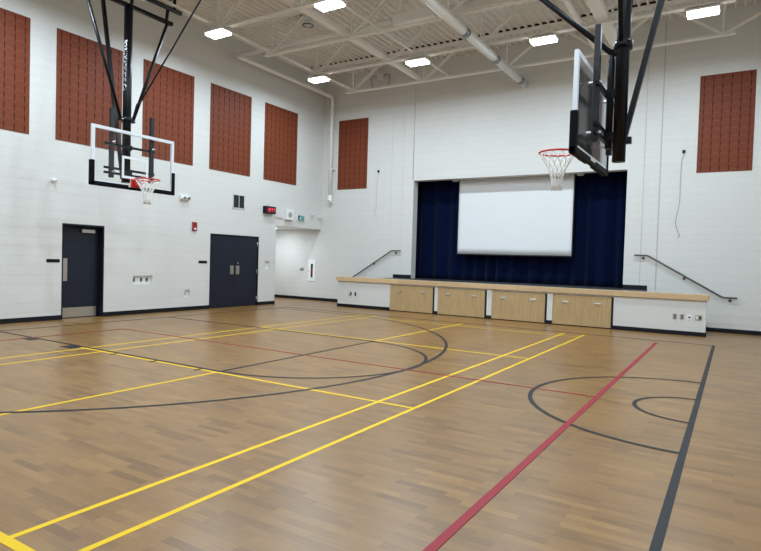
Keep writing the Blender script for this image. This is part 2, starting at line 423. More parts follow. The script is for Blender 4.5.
flat_line('red_long_line', M['redline'], 'thick red line', [vx(11.515, YF + .5, -3.42, .06)], ZR)
flat_line('red_cross_line', M['redline'], 'thin red line across the court', [hy(-9.46, 2.35, 11.52, .028)], ZR + .0003)
flat_line('red_side_line', M['redline'], 'thin red line by the left wall', [vx(2.33, -13.5, -9.44, .028)], ZR)

# ------------------------------------------------------------------ acoustic wall panels
def acoustic(axis, u0, u1, label):
    z0, z1 = 4.0, 6.43; rows = 12; rh = (z1 - z0) / rows
    cols = max(1, round((u1 - u0) / .203)); cw = (u1 - u0) / cols
    base = (0.001, (u0 + u1) / 2, z0) if axis == 0 else ((u0 + u1) / 2, -0.001, z0)
    def P(d, u, v): return (d, u, v) if axis == 0 else (u, -d, v)
    F = .012; G = .0005; sw = .011
    mb = MB()
    us = [u0]
    for c in range(cols): us += [u0 + (c + .5) * cw - sw, u0 + (c + .5) * cw + sw]
    us.append(u1)
    vs = [z0]
    for r in range(rows): vs += [z0 + r * rh + .032, z0 + (r + 1) * rh - .032]
    vs.append(z1)
    S = M['panel']; K = M['slot']
    for i in range(len(us) - 1):
        for j in range(len(vs) - 1):
            slot = (i % 2 == 1) and (j % 2 == 1)
            a, b, c, d = us[i], us[i + 1], vs[j], vs[j + 1]
            if not slot: mb.quad([P(F, a, c), P(F, b, c), P(F, b, d), P(F, a, d)], S)
            else:
                t = .002
                mb.quad([P(t, a, c), P(t, b, c), P(t, b, d), P(t, a, d)], K)
                for q in ((a, c, b, c), (b, c, b, d), (b, d, a, d), (a, d, a, c)):
                    mb.quad([P(F, q[0], q[1]), P(F, q[2], q[3]), P(t, q[2], q[3]), P(t, q[0], q[1])], K)
    for q in ((u0, z0, u1, z0), (u1, z0, u1, z1), (u1, z1, u0, z1), (u0, z1, u0, z0)):
        mb.quad([P(F, q[0], q[1]), P(F, q[2], q[3]), P(G, q[2], q[3]), P(G, q[0], q[1])], S)
    mb.quad([P(G, u0, z0), P(G, u1, z0), P(G, u1, z1), P(G, u0, z1)], S)
    bmesh.ops.remove_doubles(mb.bm, verts=mb.bm.verts, dist=1e-5)
    single(mb, 'acoustic_panel', S, base, label, 'wall panel', 'brown slotted wall panels')
acoustic(0, -11.77, -10.17, 'brown slotted acoustic panel cut by the left edge of the view')
acoustic(0, -9.61, -8.02, 'wide brown slotted acoustic panel left of the black hoop mast, above the single door')
acoustic(0, -7.44, -5.85, 'brown slotted acoustic panel right of the black hoop mast on the left wall')
acoustic(0, -5.26, -3.65, 'brown slotted acoustic panel above the double door')
acoustic(0, -3.05, -1.46, 'brown slotted acoustic panel nearest the corner on the left wall')
acoustic(1, .69, 1.93, 'narrow brown slotted acoustic panel beside the corner pipe, left of the stage')
acoustic(1, 11.92, 13.11, 'brown slotted acoustic panel right of the stage')

# ------------------------------------------------------------------ doors
def strt(mb, name, m, parent, label=None):
    o = mb.build(name, m, parent)
    if label: o['label'] = label
    return o
mb = MB()   # single door: frame recessed in the wall
mb.box(-.28, .004, -9.43, -9.40, 0, 2.17); mb.box(-.28, .004, -8.45, -8.42, 0, 2.17); mb.box(-.28, .004, -9.43, -8.42, 2.13, 2.17)
mb.box(-.23, -.17, -9.40, -9.385, 0, 2.13); mb.box(-.235, -.165, -8.465, -8.45, 0, 2.13)
d1 = struct(mb, 'door_1', M['navyframe'], 'dark navy single door set back in the left wall')
mb = MB(); mb.box(-.215, -.17, -9.395, -8.455, .012, 2.125, bev=.003); leaf = strt(mb, 'door_leaf', M['navy'], d1)
mb = MB(); mb.box(-.17, -.166, -9.385, -8.50, .02, .245); strt(mb, 'kick_plate', M['steelbright'], d1, 'scuffed steel kick plate')
mb = MB(); mb.box(-.17, -.166, -9.385, -9.21, .86, 1.38); mb.box(-.166, -.13, -9.335, -9.31, .98, 1.0); mb.box(-.166, -.13, -9.335, -9.31, 1.22, 1.24); mb.box(-.14, -.125, -9.337, -9.308, .97, 1.25)
strt(mb, 'push_plate', M['steelbright'], d1, 'tall stainless push plate')
mb = MB(); mb.box(-.17, -.11, -8.90, -8.58, 1.985, 2.065, bev=.004); c = strt(mb, 'door_closer', M['steelbright'], d1)
mb = MB(); mb.bar((-.12, -8.86, 2.07), (-.05, -8.98, 2.10), .03, .008); mb.bar((-.05, -8.98, 2.10), (-.16, -9.0, 2.11), .03, .008); mb.build('closer_arm', M['black'], c)
mb = MB(); mb.box(-.32, -.30, -9.6, -8.3, 0, 2.3); struct(mb, 'wall_behind_door', M['dark'])

mb = MB()   # double door
y0, y1 = -5.16, -3.19
mb.box(-.14, .006, y0, y0 + .035, 0, 2.17); mb.box(-.14, .006, y1 - .035, y1, 0, 2.17); mb.box(-.14, .006, y0, y1, 2.135, 2.17)
d2 = struct(mb, 'door_2', M['navyframe'], 'dark navy double door in the left wall')
mid = (y0 + y1) / 2
for a, b, s in ((y0 + .038, mid - .003, -1), (mid + .003, y1 - .038, 1)):
    mb = MB(); mb.box(-.065, -.02, a, b, .01, 2.13, bev=.003)
    lf = strt(mb, 'door_leaf', M['navy'], d2)
    ye = mid + s * .115
    mb = MB(); mb.box(-.02, -.012, ye - .07, ye + .07, .99, 1.25, bev=.002); mb.box(-.012, .012, ye - .05, ye + .05, 1.02, 1.20, bev=.004)
    mb.build('pull_handle', M['steelbright'], lf)
    hy_ = a if s < 0 else b
    for zc in (.22, 1.07, 1.92):
        mb = MB(); mb.tube([(-.012, hy_ - s * .0, zc - .065), (-.012, hy_, zc + .065)], .012, 10); mb.build('hinge', M['steelbright'], lf)
mb = MB(); mb.tube([(-.02, mid + .115, 1.335), (.0, mid + .115, 1.335)], .028, 16); mb.build('lock_cylinder', M['zinc'], d2)
mb = MB(); mb.box(-.32, -.30, -5.3, -3.0, 0, 2.3); struct(mb, 'wall_behind_double_door', M['dark'])

def door_sign(y0, y1, zc, label):
    r = empty('door_sign', (0, (y0 + y1) / 2, zc), label, 'sign')
    mb = MB(); mb.box(0, .012, y0, y1, zc - .037, zc + .037, bev=.004); part(mb, 'sign_plate', M['black'], r)
    L = y1 - y0
    for a, b, c, e in ((.10, .26, .002, .014), (.46, .86, .006, .013), (.46, .86, -.012, -.005)):
        mb = MB(); mb.box(.012, .0128, y0 + L * a, y0 + L * b, zc + c, zc + e); part(mb, 'raised_marking', M['greymetal'], r)
door_sign(-9.77, -9.48, 1.325, 'small black door sign left of the single door')
door_sign(-5.57, -5.27, 1.345, 'small black door sign left of the double door')

# ------------------------------------------------------------------ fittings on the left wall
def niche(hole, label, spots, kinds):
    y0, y1, z0, z1 = hole
    r = empty('recessed_outlet_box', (0, (y0 + y1) / 2, z0), label, 'outlet box')
    mb = MB(); t = .008
    mb.box(-.105, -.095, y0, y1, z0, z1); mb.box(-.095, .003, y0, y0 + t, z0, z1); mb.box(-.095, .003, y1 - t, y1, z0, z1)
    mb.box(-.095, .003, y0 + t, y1 - t, z0, z0 + t); mb.box(-.095, .003, y0 + t, y1 - t, z1 - t, z1)
    part(mb, 'box_liner', M['white'], r)
    for s, k in zip(spots, kinds):
        yc = y0 + (y1 - y0) * s; zc = (z0 + z1) / 2
        mb = MB(); mb.box(-.095, -.088, yc - .036, yc + .036, zc - .058, zc + .058, bev=.002)
        pl = part(mb, 'outlet_plate', M['steelbright'] if k else M['white'], r)
        mb = MB(); mb.box(-.088, -.085, yc - .017, yc + .017, zc - .035, zc + .035); part(mb, 'outlet_socket', M['black'] if k == 1 else M['greymetal'], pl)
niche(N1, 'recessed white box with three outlets, right of the single door', (.16, .52, .80), (1, 1, 1))
niche(N2, 'small recessed white outlet box low on the wall, left of the double door', (.38,), (1,))
niche(N3, 'small recessed white box at hand height, right of the double door', (.4,), (2,))

mb = MB(); mb.tube([(0, -9.645, 3.10), (.035, -9.645, 3.10)], .045, 16); mb.tube([(.035, -9.645, 3.10), (.08, -9.645, 3.085), (.11, -9.645, 3.07)], [.035, .042, .03], 16)
single(mb, 'motion_sensor', M['white'], (0, -9.645, 3.055), 'small white motion sensor above the single door', 'sensor')

def emergency(loc, axis, label, kind='twin'):
    r = empty('emergency_light', loc, label, 'emergency light')
    x, y, z = loc
    mb = MB(); mb.box(0, .06, y - .15, y + .15, z, z + .12, bev=.008); part(mb, 'battery_box', M['white'], r)
    for s in (-1, 1):
        mb = MB(); mb.tube([(.05, y + s * .07, z + .06), (.085, y + s * .07, z + .055), (.125, y + s * .075, z + .045)], [.02, .038, .045], 16)
        part(mb, 'lamp_head', M['zinc'], r)
emergency((0, -6.11, 3.025), 0, 'white emergency light with two heads, right of the left backboard')
r = empty('fire_alarm_strobe', (0, -5.755, 2.21), 'red fire alarm horn strobe left of the double door', 'fire alarm')
mb = MB(); mb.box(0, .05, -5.83, -5.68, 2.21, 2.45, bev=.008); part(mb, 'alarm_body', M['red'], r)
mb = MB(); mb.box(.05, .062, -5.79, -5.72, 2.24, 2.29, bev=.004); part(mb, 'strobe_lens', M['white'], r)
mb = MB()
for k in range(5): mb.box(.05, .054, -5.80, -5.71, 2.33 + k * .02, 2.338 + k * .02)
part(mb, 'sounder_grille', M['red'], r)

r = empty('wall_vent', (0, -4.085, 2.97), 'dark two-panel louvred vent above the double door', 'vent')
mb = MB(); a, b, c_, d_ = -4.335, -3.845, 2.97, 3.40
mb.box(0, .02, a, a + .025, c_, d_); mb.box(0, .02, b - .025, b, c_, d_); mb.box(0, .02, a, b, c_, c_ + .025); mb.box(0, .02, a, b, d_ - .025, d_); mb.box(0, .02, -4.092, -4.078, c_, d_)
part(mb, 'vent_frame', M['cream'], r)
for a2, b2 in ((a + .025, -4.092), (-4.078, b - .025)):
    mb = MB(); mb.box(0.001, .004, a2, b2, c_ + .025, d_ - .025)
    for k in range(14):
        z = c_ + .04 + k * .027; mb.bar((.006, a2, z), (.006, b2, z), .016, .003, side=(1, 0, .8))
    part(mb, 'louvre_panel', M['louver'], r)

r = empty('digital_clock', (0, -2.81, 2.93), 'black digital wall clock with red numerals, near the recess opening', 'clock')
mb = MB(); mb.box(0, .15, -3.04, -2.59, 2.93, 3.16, bev=.006); part(mb, 'clock_case', M['black'], r)
mb = MB(); mb.box(.15, .153, -3.01, -2.62, 2.955, 3.135); part(mb, 'display_window', M['ledglow'], r)
SEG = {'1': 'bc', '2': 'abged', '4': 'fgbc', '5': 'afgcd', '7': 'abc', '0': 'abcdef', '9': 'abcdfg', '3': 'abcdg'}
hgt, wd, th = .10, .05, .011
def seg_digit(mb, ch, yo, zo):
    x0, x1 = .153, .1545
    S = {'a': (0, wd, hgt - th, hgt), 'd': (0, wd, 0, th), 'g': (0, wd, hgt / 2 - th / 2, hgt / 2 + th / 2),
         'f': (0, th, hgt / 2, hgt), 'b': (wd - th, wd, hgt / 2, hgt), 'e': (0, th, 0, hgt / 2), 'c': (wd - th, wd, 0, hgt / 2)}
    for k in SEG[ch]:
        q = S[k]; mb.box(x0, x1, yo + q[0], yo + q[1], zo + q[2], zo + q[3])
for ch, yo in (('1', -2.975), ('2', -2.895), ('4', -2.79), ('7', -2.71)):
    mb = MB(); seg_digit(mb, ch, yo, 3.0); part(mb, 'led_numeral', M['led'], r, 'red led numeral')
for z in (3.03, 3.065):
    mb = MB(); mb.box(.153, .1545, -2.823, -2.811, z, z + .012); part(mb, 'led_dot', M['led'], r, 'red led dot')

mb = MB(); mb.box(0, .035, -2.50, -2.10, 2.83, 3.21, bev=.006); mb.box(.035, .041, -2.44, -2.16, 2.87, 3.17, bev=.003)
single(mb, 'junction_cover', M['cream'], (0, -2.3, 2.83), 'square cream cover plate between the clock and the white speaker', 'cover plate')
r = empty('wall_speaker', (0, -1.85, 2.80), 'white square wall speaker with round grille above the recess opening', 'speaker')
mb = MB(); mb.box(0, .12, -2.03, -1.67, 2.80, 3.14, bev=.008); part(mb, 'speaker_box', M['white'], r)
mb = MB(); mb.tube([(.12, -1.85, 2.97), (.126, -1.85, 2.97)], .105, 28); part(mb, 'round_grille', M['cream'], r)
mb = MB()
for k in (.03, .055, .08): mb.tube([(.127, -1.85 + k * math.cos(t * PI / 12), 2.97 + k * math.sin(t * PI / 12)) for t in range(24)], .004, 5, closed=True)
part(mb, 'grille_ring', M['greymetal'], r)

r = empty('exit_sign', (0, -1.20, 2.80), 'green and white running figure exit sign above the recess opening', 'exit sign')
mb = MB(); mb.box(0, .05, -1.38, -1.02, 2.80, 3.01, bev=.004); part(mb, 'sign_case', M['white'], r)
mb = MB(); mb.box(.05, .052, -1.365, -1.035, 2.815, 2.995); part(mb, 'sign_face', M['signgreen'], r)
mb = MB(); X0, X1 = .052, .0535; yc, zc = -1.22, 2.90
mb.tube([(X0, yc + .012, zc + .062), (X1, yc + .012, zc + .062)], .014, 14)
for (ya, za), (yb, zb), w in (((0, .04), (-.02, -.01), .03), ((-.02, -.01), (.025, -.04), .016), ((.025, -.04), (.01, -.075), .014), ((-.02, -.01), (-.035, -.05), .016), ((-.035, -.05), (-.07, -.055), .013), ((0, .035), (.035, .01), .012), ((0, .035), (-.04, .03), .012), ((-.04, .03), (-.055, .0), .011)):
    mb.bar(((X0 + X1) / 2, yc + ya, zc + za), ((X0 + X1) / 2, yc + yb, zc + zb), X1 - X0, w, side=(1, 0, 0))
mb.box(X0, X1, -1.145, -1.135, 2.825, 2.985); mb.box(X0, X1, -1.145, -1.08, 2.975, 2.985); mb.box(X0, X1, -1.09, -1.08, 2.825, 2.985)
part(mb, 'running_figure', M['signwhite'], r)

mb = MB(); mb.box(0, .035, -.66, -.54, 3.0, 3.13, bev=.006); mb.tube([(.035, -.6, 3.075), (.06, -.6, 3.07), (.1, -.61, 3.05)], [.03, .04, .045], 14); mb.tube([(.0, -.6, 2.985), (.05, -.6, 2.985)], .03, 14)
single(mb, 'spotlight_head', M['cream'], (0, -.6, 2.96), 'small cream spotlight right of the exit sign, next to the corner', 'spotlight')
mb = MB(); mb.tube([(.02, -.14, 3.03), (.05, -.15, 3.02), (.11, -.18, 2.98)], [.02, .04, .045], 14); mb.box(0, .02, -.19, -.09, 2.98, 3.08, bev=.003)
single(mb, 'corner_camera', M['cream'], (0, -.14, 2.95), 'tiny cream camera tucked in the corner above the recess opening', 'camera')

# recess fittings
r = empty('fire_extinguisher_cabinet', (-.365, 0, .70), 'white recessed cabinet with a dark slot window showing a red extinguisher', 'cabinet')
mb = MB(); a, b = -.53, -.20
mb.box(a, -.415, -.02, 0, .70, 1.48); mb.box(-.315, b, -.02, 0, .70, 1.48); mb.box(-.415, -.315, -.02, 0, .70, .83); mb.box(-.415, -.315, -.02, 0, 1.33, 1.48)
part(mb, 'cabinet_frame', M['white'], r)
mb = MB(); mb.box(-.415, -.315, -.004, -.001, .83, 1.33); part(mb, 'cabinet_back', M['dark'], r)
mb = MB(); mb.box(-.55, -.515, -.03, -.02, 1.04, 1.06); part(mb, 'cabinet_latch', M['greymetal'], r)
mb = MB(); mb.tube([(-.355, -.012, .86), (-.355, -.012, 1.14), (-.355, -.012, 1.18)], [.03, .03, .012], 14, M['red']); mb.tube([(-.355, -.012, 1.18), (-.355, -.012, 1.26)], .012, 10, M['black']); mb.bar((-.38, -.012, 1.24), (-.33, -.012, 1.25), .012, .012, M['black'])
mb.bar((-.39, -.012, 1.22), (-.392, -.012, .95), .012, .012, M['black'])
for v in mb.bm.verts: v.co.y = -.012 + (v.co.y + .012) * .22
ext = mb.build('fire_extinguisher', M['red'], None, off=(-.355, -.012, .86)); ext.location = (-.355, -.012, .86)
tag(ext, 'red fire extinguisher seen through the slot of the white cabinet', 'fire extinguisher')
mb = MB(); mb.box(-.94, -.75, -.006, 0, 1.05, 1.17, bev=.002)
sw = single(mb, 'switch_plate', M['steelbright'], (-.845, 0, 1.05), 'steel light switch plate left of the extinguisher cabinet', 'light switch')
for xx in (-.90, -.845, -.79):
    mb = MB(); mb.box(xx - .006, xx + .006, -.014, -.006, 1.095, 1.125); part(mb, 'toggle', M['greymetal'], sw)
mb = MB(); mb.box(-1.9, -1.3, -1.5, -.9, 2.566, 2.58, bev=.002)
rl = single(mb, 'recess_ceiling_light', M['lens'], (-1.6, -1.2, 2.566), 'flat light in the recess ceiling', 'ceiling light')

# ------------------------------------------------------------------ roof structure
NT = 7; SP = 1.92
BN = [2.0 + 2.6 * k for k in range(5)]; TN = [3.3 + 2.6 * k for k in range(4)]
ORD = ['nearest the stage wall', 'second from the stage wall', 'third from the stage wall', 'fourth from the stage wall', 'fifth from the stage wall', 'sixth from the stage wall', 'seventh from the stage wall']
root0 = empty('roof_joist', (0, -1.1, 7.0), 'pale open-web steel roof joist, ' + ORD[0], 'roof joist', 'open-web roof joists')
yj = -1.1
mb = MB(); mb.box(0.0, XR, yj - .065, yj - .012, 7.93, 8.0); mb.box(0.0, XR, yj + .012, yj + .065, 7.93, 8.0); part(mb, 'top_chord', M['steel'], root0)
mb = MB(); mb.box(.02, XR - .02, yj - .03, yj + .03, 8.003, 8.074); part(mb, 'dark_rib_strip', M['dark'], root0, 'dark strip between deck ribs')  # continuous dark strip over the top chord, visible only inside the deck flutes
mb = MB(); 
for s in (-1, 1):
    mb.prism([(s * .012 + yj, 6.98), (s * .065 + yj, 6.98), (s * .065 + yj, 6.987), (s * .019 + yj, 6.987), (s * .019 + yj, 7.04), (s * .012 + yj, 7.04)], 0, 1.75, 12.65)
part(mb, 'bottom_chord', M['steel'], root0)
nodes = [(.06, 7.95)]
for k in range(5):
    nodes.append((BN[k], 7.01))
    if k < 4: nodes.append((TN[k], 7.95))
nodes.append((XR - .06, 7.95))
for (xa, za), (xb, zb) in zip(nodes[:-1], nodes[1:]):
    mb = MB()
    for s in (-1, 1): mb.bar((xa, yj + s * .042, za), (xb, yj + s * .042, zb), .018, .036)
    part(mb, 'diagonal', M['steel'], root0)
for xb in BN:
    mb = MB(); mb.bar((xb, yj, 7.03), (xb, yj, 7.95), .03, .035, side=(0, 1, 0)); part(mb, 'vertical_web', M['steel'], root0)
joists = [root0]
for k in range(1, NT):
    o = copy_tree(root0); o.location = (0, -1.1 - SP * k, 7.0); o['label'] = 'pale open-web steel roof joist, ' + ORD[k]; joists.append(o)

def beam(x, w, h, y0, y1, zc, label, name='roof_brace', pr=None):
    mb = MB()
    if pr == 'I':
        t = .012
        mb.box(x - w / 2, x + w / 2, y0, y1, zc + h / 2 - t, zc + h / 2); mb.box(x - w / 2, x + w / 2, y0, y1, zc - h / 2, zc - h / 2 + t); mb.box(x - t / 2, x + t / 2, y0, y1, zc - h / 2, zc + h / 2)
    else: mb.box(x - w / 2, x + w / 2, y0, y1, zc - h / 2, zc + h / 2, bev=.006)
    return single(mb, name, M['steel'], (x, (y0 + y1) / 2, zc - h / 2), label, 'roof brace')
beam(1.98, .05, .05, -14.5, -1.1, 7.085, 'thin pale bracing bar running along the left ends of the roof joists')
beam(5.38, .04, .04, -12.8, -1.0, 7.085, 'thin pale bracing bar crossing the joists left of the large white duct')
beam(4.40, .15, .10, -12.8, -1.0, 7.13, 'wide pale beam crossing the joists above the narrow stage-side panel')
beam(10.11, .27, .12, -12.8, -1.0, 7.13, 'widest pale beam crossing the joists behind the right hoop mast')
beam(9.62, .10, .06, -12.8, -1.0, 7.09, 'pale flat beam just left of the widest roof beam')

# rainwater pipe: along the left wall then down the stage wall, and the pipe it joins
def arcpts(c, r, a0, a1, plane, n=6):
    out = []
    for i in range(n + 1):
        t = math.radians(a0 + (a1 - a0) * i / n)
        if plane == 'xy': out.append((c[0] + r * math.cos(t), c[1] + r * math.sin(t), c[2]))
        else: out.append((c[0], c[1] + r * math.cos(t), c[2] + r * math.sin(t)))
    return out
r = empty('drain_pipe', (.47, -.14, 3.6), 'white pipe crossing under the deck, then along the left wall and down beside the corner', 'pipe')
mb = MB()
pts = [(.60, -4.76, 7.27)] + [(.47 + .13 - .13 * math.sin(t), -4.76 + .13 * (1 - math.cos(t)), 7.27) for t in (.4, .8, 1.2, PI / 2)] + [(.47, -.27, 7.27)] + arcpts((.47, -.27, 7.14), .13, 90, 0, 'yz')[1:] + [(.47, -.14, 3.72)]
mb.tube(pts, .062, 16); part(mb, 'pipe_run', M['pipe'], r)
mb = MB(); mb.tube([(.47, -.14, 3.80), (.47, -.14, 3.66), (.47, -.155, 3.60), (.47, -.2, 3.56)], [.068, .075, .075, .07], 16); part(mb, 'outlet_elbow', M['pipe'], r)
mb = MB(); mb.box(.37, .57, -.02, 0, 3.52, 3.58, bev=.004); part(mb, 'wall_flange', M['steel'], r)
for z in (4.72, 6.2):
    mb = MB(); mb.box(.36, .58, -.10, 0, z - .02, z + .02); mb.tube([(.47, -.14, z - .02), (.47, -.14, z + .02)], .072, 16); part(mb, 'pipe_bracket', M['steel'], r)
mb = MB(); mb.tube([(.60, -4.76, 7.27), (5.7, -4.76, 7.27)], .068, 16); mb.tube([(6.8, -4.76, 7.27), (13.6, -4.76, 7.27)], .068, 16); part(mb, 'pipe_run', M['pipe'], r)
mb = MB(); mb.box(5.7, 6.8, -4.86, -4.64, 7.15, 7.39, bev=.03); mb.tube([(5.85, -4.74, 7.35), (5.85, -4.74, 8.0)], .09, 16); part(mb, 'pipe_tee', M['pipe'], r)
for xx in (2.4, 5.2, 8.4, 11.2):
    mb = MB(); mb.tube([(xx, -4.75, 7.3), (xx, -4.75, 8.0)], .012, 8); part(mb, 'hanger_rod', M['steel'], r)

# large round duct ending at the stage wall
r = empty('round_duct', (7.32, -6, 6.7), 'large glossy white round duct with silver bands ending at the stage wall', 'duct')
mb = MB(); mb.tube([(7.38, -13.0, 6.83), (7.38, -.02, 6.83)], .105, 28); part(mb, 'duct_run', M['pipe'], r)
for yb in (-.48, -2.45, -4.40, -6.6, -8.6):
    mb = MB(); mb.tube([(7.38, yb - .09, 6.83), (7.38, yb + .09, 6.83)], .111, 28); mb.tube([(7.38, yb - .1, 6.83), (7.38, yb - .085, 6.83)], .115, 28); mb.tube([(7.38, yb + .085, 6.83), (7.38, yb + .1, 6.83)], .115, 28)
    part(mb, 'band_clamp', M['band'], r)

# round ceiling diffuser
r = empty('ceiling_diffuser', (2.85, -4.50, 7.78), 'round louvred air diffuser hanging under the deck', 'air diffuser')
mb = MB(); mb.tube([(2.85, -4.50, 7.86), (2.85, -4.50, 8.0)], .13, 24); mb.tube([(2.85, -4.50, 7.80), (2.85, -4.50, 7.86)], [.24, .14], 28); part(mb, 'diffuser_neck', M['white'], r)
for k, rr in enumerate((.20, .14, .08)):
    mb = MB(); mb.tube([(2.85 + rr * math.cos(t * PI / 16), -4.50 + rr * math.sin(t * PI / 16), 7.79 - .012 * k) for t in range(32)], .012, 6, closed=True); part(mb, 'diffuser_ring', M['louver'] if k == 1 else M['white'], r)

# electric box above the narrow panel with looped cables
r = empty('junction_box', (2.4, 0, 7.37), 'small box with looped cable on the stage wall above the narrow panel', 'junction box')
mb = MB(); mb.box(2.28, 2.52, -.10, 0, 7.62, 7.86, bev=.01); part(mb, 'box_body', M['cream'], r)
mb = MB()
for s, e in ((2.29, 2.03), (2.51, 2.75)):
    mb.tube([(s, -.05, 7.72), ((s + e) / 2, -.05, 7.80), (e, -.05, 7.76), (e, -.05, 7.52), (e + (.08 if e < 2.3 else -.08), -.04, 7.40), (2.39, -.04, 7.37)], .009, 8)
part(mb, 'cable_loop', M['greymetal'], r)
mb = MB(); mb.tube([(3.74, -.012, 7.98), (3.74, -.012, 4.20)], .010, 8)
single(mb, 'conduit', M['fissure'], (3.79, -.02, 4.2), 'thin grey conduit dropping to the upper left corner of the stage opening', 'conduit')

# ------------------------------------------------------------------ high bay lights
LX = (2.07, 5.40, 8.78, 12.08); LY = (-2.98, -6.90, -10.70, -14.54)
lamp0 = empty('high_bay_light', (0, 0, 0), 'x', 'ceiling light', 'rectangular high bay lights')
mb = MB()
mb.prism([(-.30, -.17), (.30, -.17), (.30, .17), (-.30, .17)], 2, .055, .095); mb.prism([(-.22, -.11), (.22, -.11), (.22, .11), (-.22, .11)], 2, .095, .115)
part(mb, 'lamp_housing', M['steel'], lamp0)
mb = MB(); mb.box(-.29, .29, -.155, .155, .0, .055, bev=.018); part(mb, 'lamp_lens', M['lens'], lamp0)
for s in (-1, 1):
    mb = MB(); mb.tube([(s * .2, 0, .11), (s * .2, 0, .15)], .006, 6); part(mb, 'hanger', M['steel'], lamp0)
NAMES = {(0, 1): 'leftmost glowing high bay light, above the second panel from the corner',
         (0, 0): 'glowing high bay light nearest the corner pipe',
         (1, 1): 'glowing high bay light at the top edge, left of the round duct',
         (1, 0): 'glowing high bay light between the corner and the large duct',
         (2, 0): 'glowing high bay light between the duct and the right hoop',
         (3, 0): 'glowing high bay light right of the right hoop mast'}
LAMP_W = 111.0
first = True
for i, lx in enumerate(LX):
    for j, ly in enumerate(LY):
        o = lamp0 if first else copy_tree(lamp0); first = False
        o.location = (lx, ly, 6.83)
        o['label'] = NAMES.get((i, j), 'high bay light further back over the court, outside the view')
        ld = bpy.data.lights.new('high_bay_glow', 'AREA'); ld.shape = 'RECTANGLE'; ld.size = .56; ld.size_y = .30; ld.energy = LAMP_W; ld.color = (.72, .875, 1.0)
        lo = bpy.data.objects.new('high_bay_glow', ld); COL.objects.link(lo); lo.location = (lx, ly, 6.826)
ld = bpy.data.lights.new('recess_glow', 'AREA'); ld.shape = 'RECTANGLE'; ld.size = .55; ld.size_y = .55; ld.energy = 34; ld.color = (.74, .89, 1.0)
lo = bpy.data.objects.new('recess_glow', ld); COL.objects.link(lo); lo.location = (-1.6, -1.2, 2.56)

# ------------------------------------------------------------------ stage
FY = -1.46
DO = [(3.86, 5.34), (5.49, 6.96), (7.15, 8.64), (8.83, 10.29)]
mbw = wall_grid(1, -1.44, -1.24, (1.87, 12.33), (0, .83), [(a - .01, b + .03, -.0, .80) for a, b in DO], None)
struct(mbw, 'wall_stage_front', M['block'])
mb = MB(); prev = 1.865
for a, b in DO + [(12.335, 0)]:
    e = a - .01 if b else a
    mb.box(prev, e, -1.452, -1.44, 0, .10); prev = b + .03
mb.box(12.33, 12.342, -1.452, -1.24, 0, .10); mb.box(1.858, 1.87, -1.452, -1.24, 0, .10)
struct(mb, 'baseboard_stage_front', M['base'])
mb = MB(); mb.box(3.09, 10.89, -1.24, 1.7, .86, .965); mb.box(3.09, 3.15, -1.24, 0, 0, .86); mb.box(10.83, 10.89, -1.24, 0, 0, .86)
struct(mb, 'floor_stage', M['stagefloor'])
mb = MB(); mb.box(1.82, 12.38, -1.49, -1.19, .835, .97, bev=.006)
struct(mb, 'trim_5', M['edge'], 'maple nosing along the stage front')
PLACE = ['leftmost', 'second from the left', 'third from the left', 'rightmost']
cart0 = None
for i, (a, b) in enumerate(DO):
    r = empty('storage_cart', ((a + b) / 2, -1.46, 0), 'maple fronted roll-out storage cart under the stage, ' + PLACE[i], 'storage cart', 'storage carts under the stage')
    mb = MB(); mb.box(a, b - .02, -1.462, -1.435, .025, .79, bev=.002); f = part(mb, 'front_panel', M['maple'], r)
    mb = MB(); mb.box(a + .02, b - .06, -1.43, -.2, .05, .75); part(mb, 'cart_body', M['dark'], r)
    mb = MB(); mb.box(b - .02, b + .012, -1.448, -1.43, .0, .79); mb.box(a, b, -1.445, -1.43, .0, .025); part(mb, 'dark_edge', M['dark'], r)
    for hx in (a + .32, b - .34):
        mb = MB(); mb.box(hx - .085, hx + .085, -1.467, -1.462, .60, .645, bev=.001); mb.prism([(-1.485, .606), (-1.467, .606), (-1.467, .638), (-1.479, .636)], 0, hx - .07, hx + .07); part(mb, 'pull_handle', M['steelbright'], f)
def plate(x, w, h, zc, m, label, kind):
    mb = MB(); mb.box(x - w / 2, x + w / 2, -1.446, -1.44, zc - h / 2, zc + h / 2, bev=.0015)
    o = single(mb, 'wall_outlet', M[m], (x, -1.44, zc - h / 2), label, 'outlet', 'outlets on the stage front')
    if kind == 'duplex':
        for s in (-1, 1):
            mb = MB(); mb.box(x - .015, x + .015, -1.448, -1.446, zc + s * .024 - .014, zc + s * .024 + .014); part(mb, 'socket', M['greymetal'], o)
    if kind == 'two':
        for s in (-1, 1):
            mb = MB(); mb.box(x + s * .035 - .02, x + s * .035 + .02, -1.448, -1.446, zc - .035, zc + .035); part(mb, 'socket', M['white'] if s < 0 else M['greymetal'], o)
    if kind == 'jack':
        mb = MB(); mb.tube([(x, -1.446, zc), (x, -1.452, zc)], .02, 14); part(mb, 'jack', M['black'], o)
plate(2.36, .13, .12, .44, 'steelbright', 'square steel outlet plate at the left end of the stage front', 'two')
plate(2.56, .06, .12, .435, 'greymetal', 'narrow dark outlet plate at the left end of the stage front', 'duplex')
plate(11.69, .085, .125, .43, 'steelbright', 'steel outlet plate at the right of the stage front, leftmost of four', 'duplex')
plate(11.84, .085, .125, .43, 'steelbright', 'steel outlet plate at the right of the stage front, second of four', 'duplex')
plate(11.99, .085, .12, .43, 'white', 'white jack plate with a black socket, third of four at the right of the stage', 'jack')
plate(12.18, .14, .13, .435, 'steelbright', 'wide steel double plate, rightmost of four on the stage front', 'two')

